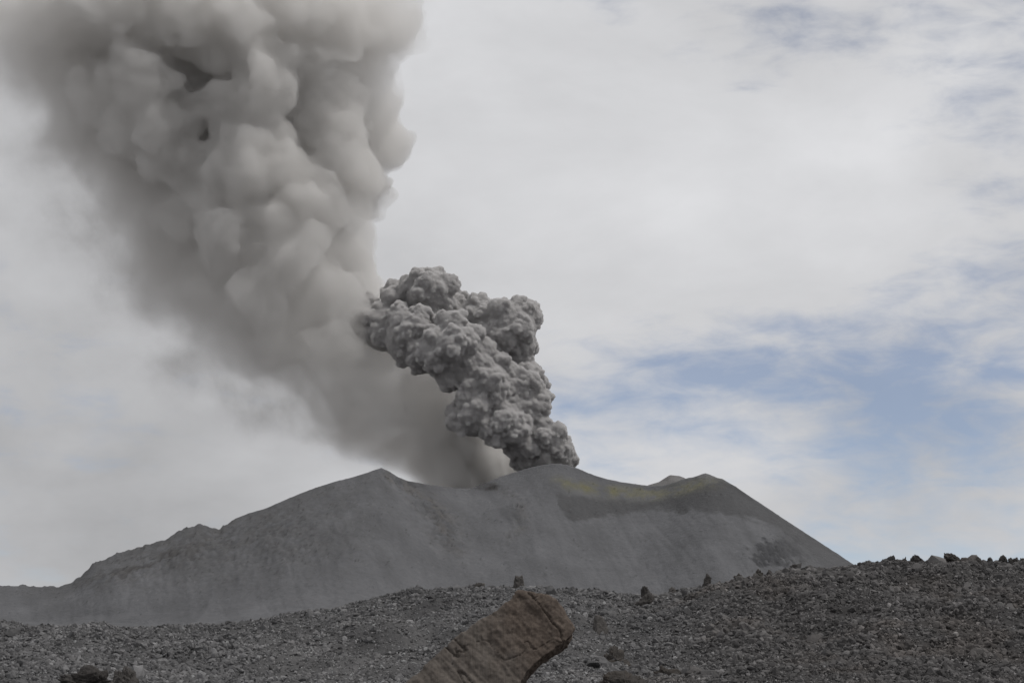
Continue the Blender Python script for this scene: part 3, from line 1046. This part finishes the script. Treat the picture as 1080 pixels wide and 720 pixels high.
def blob(px, py, sx_, sz_, amp):
    d = skydir(px, py)
    a = T.math('MULTIPLY', T.math('SUBTRACT', X, float(d[0])), F / sx_)
    b = T.math('MULTIPLY', T.math('SUBTRACT', Z, float(d[2])), F / sz_)
    r2 = T.math('ADD', T.math('MULTIPLY', a, a), T.math('MULTIPLY', b, b))
    g = T.math('POWER', 2.71828, T.math('MULTIPLY', r2, -1.0))
    return T.math('MULTIPLY', g, amp)


# streaky high cloud: flattened noise
mp = T.n('ShaderNodeMapping'); T.l(gen, mp.inputs[0]); mp.inputs['Scale'].default_value = (1.0, 1.0, 2.6)
mp.inputs['Rotation'].default_value = (0, R(12), 0)
n_big = T.noise(mp.outputs[0], 7.0, 5, 0.5, 0.3)
n_str = T.noise(mp.outputs[0], 27.0, 7, 0.56, 0.3)
mp2 = T.n('ShaderNodeMapping'); T.l(gen, mp2.inputs[0]); mp2.inputs['Location'].default_value = (3.1, 1.7, 0.4)
mp2.inputs['Scale'].default_value = (1.0, 1.0, 1.8)
n_sh = T.noise(mp2.outputs[0], 6.0, 6, 0.55, 0.2)
cov = T.math('ADD', T.math('MULTIPLY', T.math('SUBTRACT', n_big, 0.5), 0.8), T.math('MULTIPLY', T.math('SUBTRACT', n_str, 0.5), 1.5))
cov = T.math('ADD', cov, 0.98)
for args in [(760, 390, 210, 75, -0.48), (990, 390, 190, 110, -0.36), (880, 500, 260, 70, -0.10), (650, 415, 110, 70, -0.15), (850, 50, 120, 70, -0.36), (1085, 60, 90, 150, -0.45), (640, 5, 50, 25, -0.3),
             (960, 590, 260, 26, -0.42), (1000, 480, 190, 120, -0.22), (700, 420, 130, 60, -0.12), (20, 590, 110, 40, -0.12), (60, 470, 120, 90, -0.18), (10, 540, 60, 20, 0.2),
             (580, 210, 260, 175, 0.5), (70, 420, 220, 200, 0.17), (900, 190, 120, 110, 0.2)]:
    cov = T.math('ADD', cov, blob(*args))
cov = T.math('MINIMUM', T.math('MAXIMUM', cov, 0.22), 1.0)
cm = T.n('ShaderNodeMapRange', interpolation_type='SMOOTHSTEP')
T.l(cov, cm.inputs['Value'])
cm.inputs['From Min'].default_value = 0.0
cm.inputs['From Max'].default_value = 1.0
# brightness of the cloud sheet itself: thick and thin parts, duller low down on the left
shade = T.math('ADD', 0.60, T.math('MULTIPLY', T.math('SUBTRACT', n_sh, 0.5), 0.42))
for args in [(60, 420, 300, 260, -0.17), (640, 180, 300, 220, 0.09), (930, 470, 300, 160, -0.05)]:
    shade = T.math('ADD', shade, blob(*args))
cc = T.n('ShaderNodeVectorMath', operation='SCALE')
cc.inputs[0].default_value = (1.0, 1.005, 1.03)
T.l(shade, cc.inputs['Scale'])
mix = mixcol(T, skyc.outputs[0], cc.outputs[0], T.math('ADD', T.math('MULTIPLY', cm.outputs[0], 0.76), 0.24))
bg = T.n('ShaderNodeBackground')
T.l(mix, bg.inputs['Color'])
bg.inputs['Strength'].default_value = 1.0
T.l(bg.outputs[0], T.out.inputs['Surface'])

sun = bpy.data.lights.new('sun', 'SUN')
sun.energy = 1.45
sun.angle = R(11)
sun.color = (1.0, 0.97, 0.93)
so = bpy.data.objects.new('sun', sun)
C.objects.link(so)
sd = Vector((math.cos(SUN_EL) * math.sin(SUN_AZ), math.cos(SUN_EL) * math.cos(SUN_AZ), math.sin(SUN_EL)))
so.rotation_euler = (-sd).to_track_quat('-Z', 'Y').to_euler()
so.location = (0, 0, 500)

cam = bpy.data.cameras.new('camera')
cam.lens = F / W * 36.0
cam.sensor_width = 36.0
cam.clip_start = 0.5
cam.clip_end = 60000
co = bpy.data.objects.new('camera', cam)
C.objects.link(co)
co.location = (0, 0, EYE)
co.rotation_euler = (R(90) + PITCH, 0, 0)
sc.camera = co

sc.render.engine = 'CYCLES'
cy = sc.cycles
cy.use_denoising = True
try:
    cy.denoiser = 'OPENIMAGEDENOISE'
except Exception:
    pass
cy.use_adaptive_sampling = True
cy.adaptive_threshold = 0.02
cy.max_bounces = 10
cy.diffuse_bounces = 3
cy.volume_bounces = 7
cy.transparent_max_bounces = 8
cy.volume_step_rate = 1.0
cy.volume_max_steps = 512
vs = sc.view_settings
vs.view_transform = 'Standard'
vs.look = 'None'
vs.exposure = 0
vs.gamma = 1
vs.use_curve_mapping = False
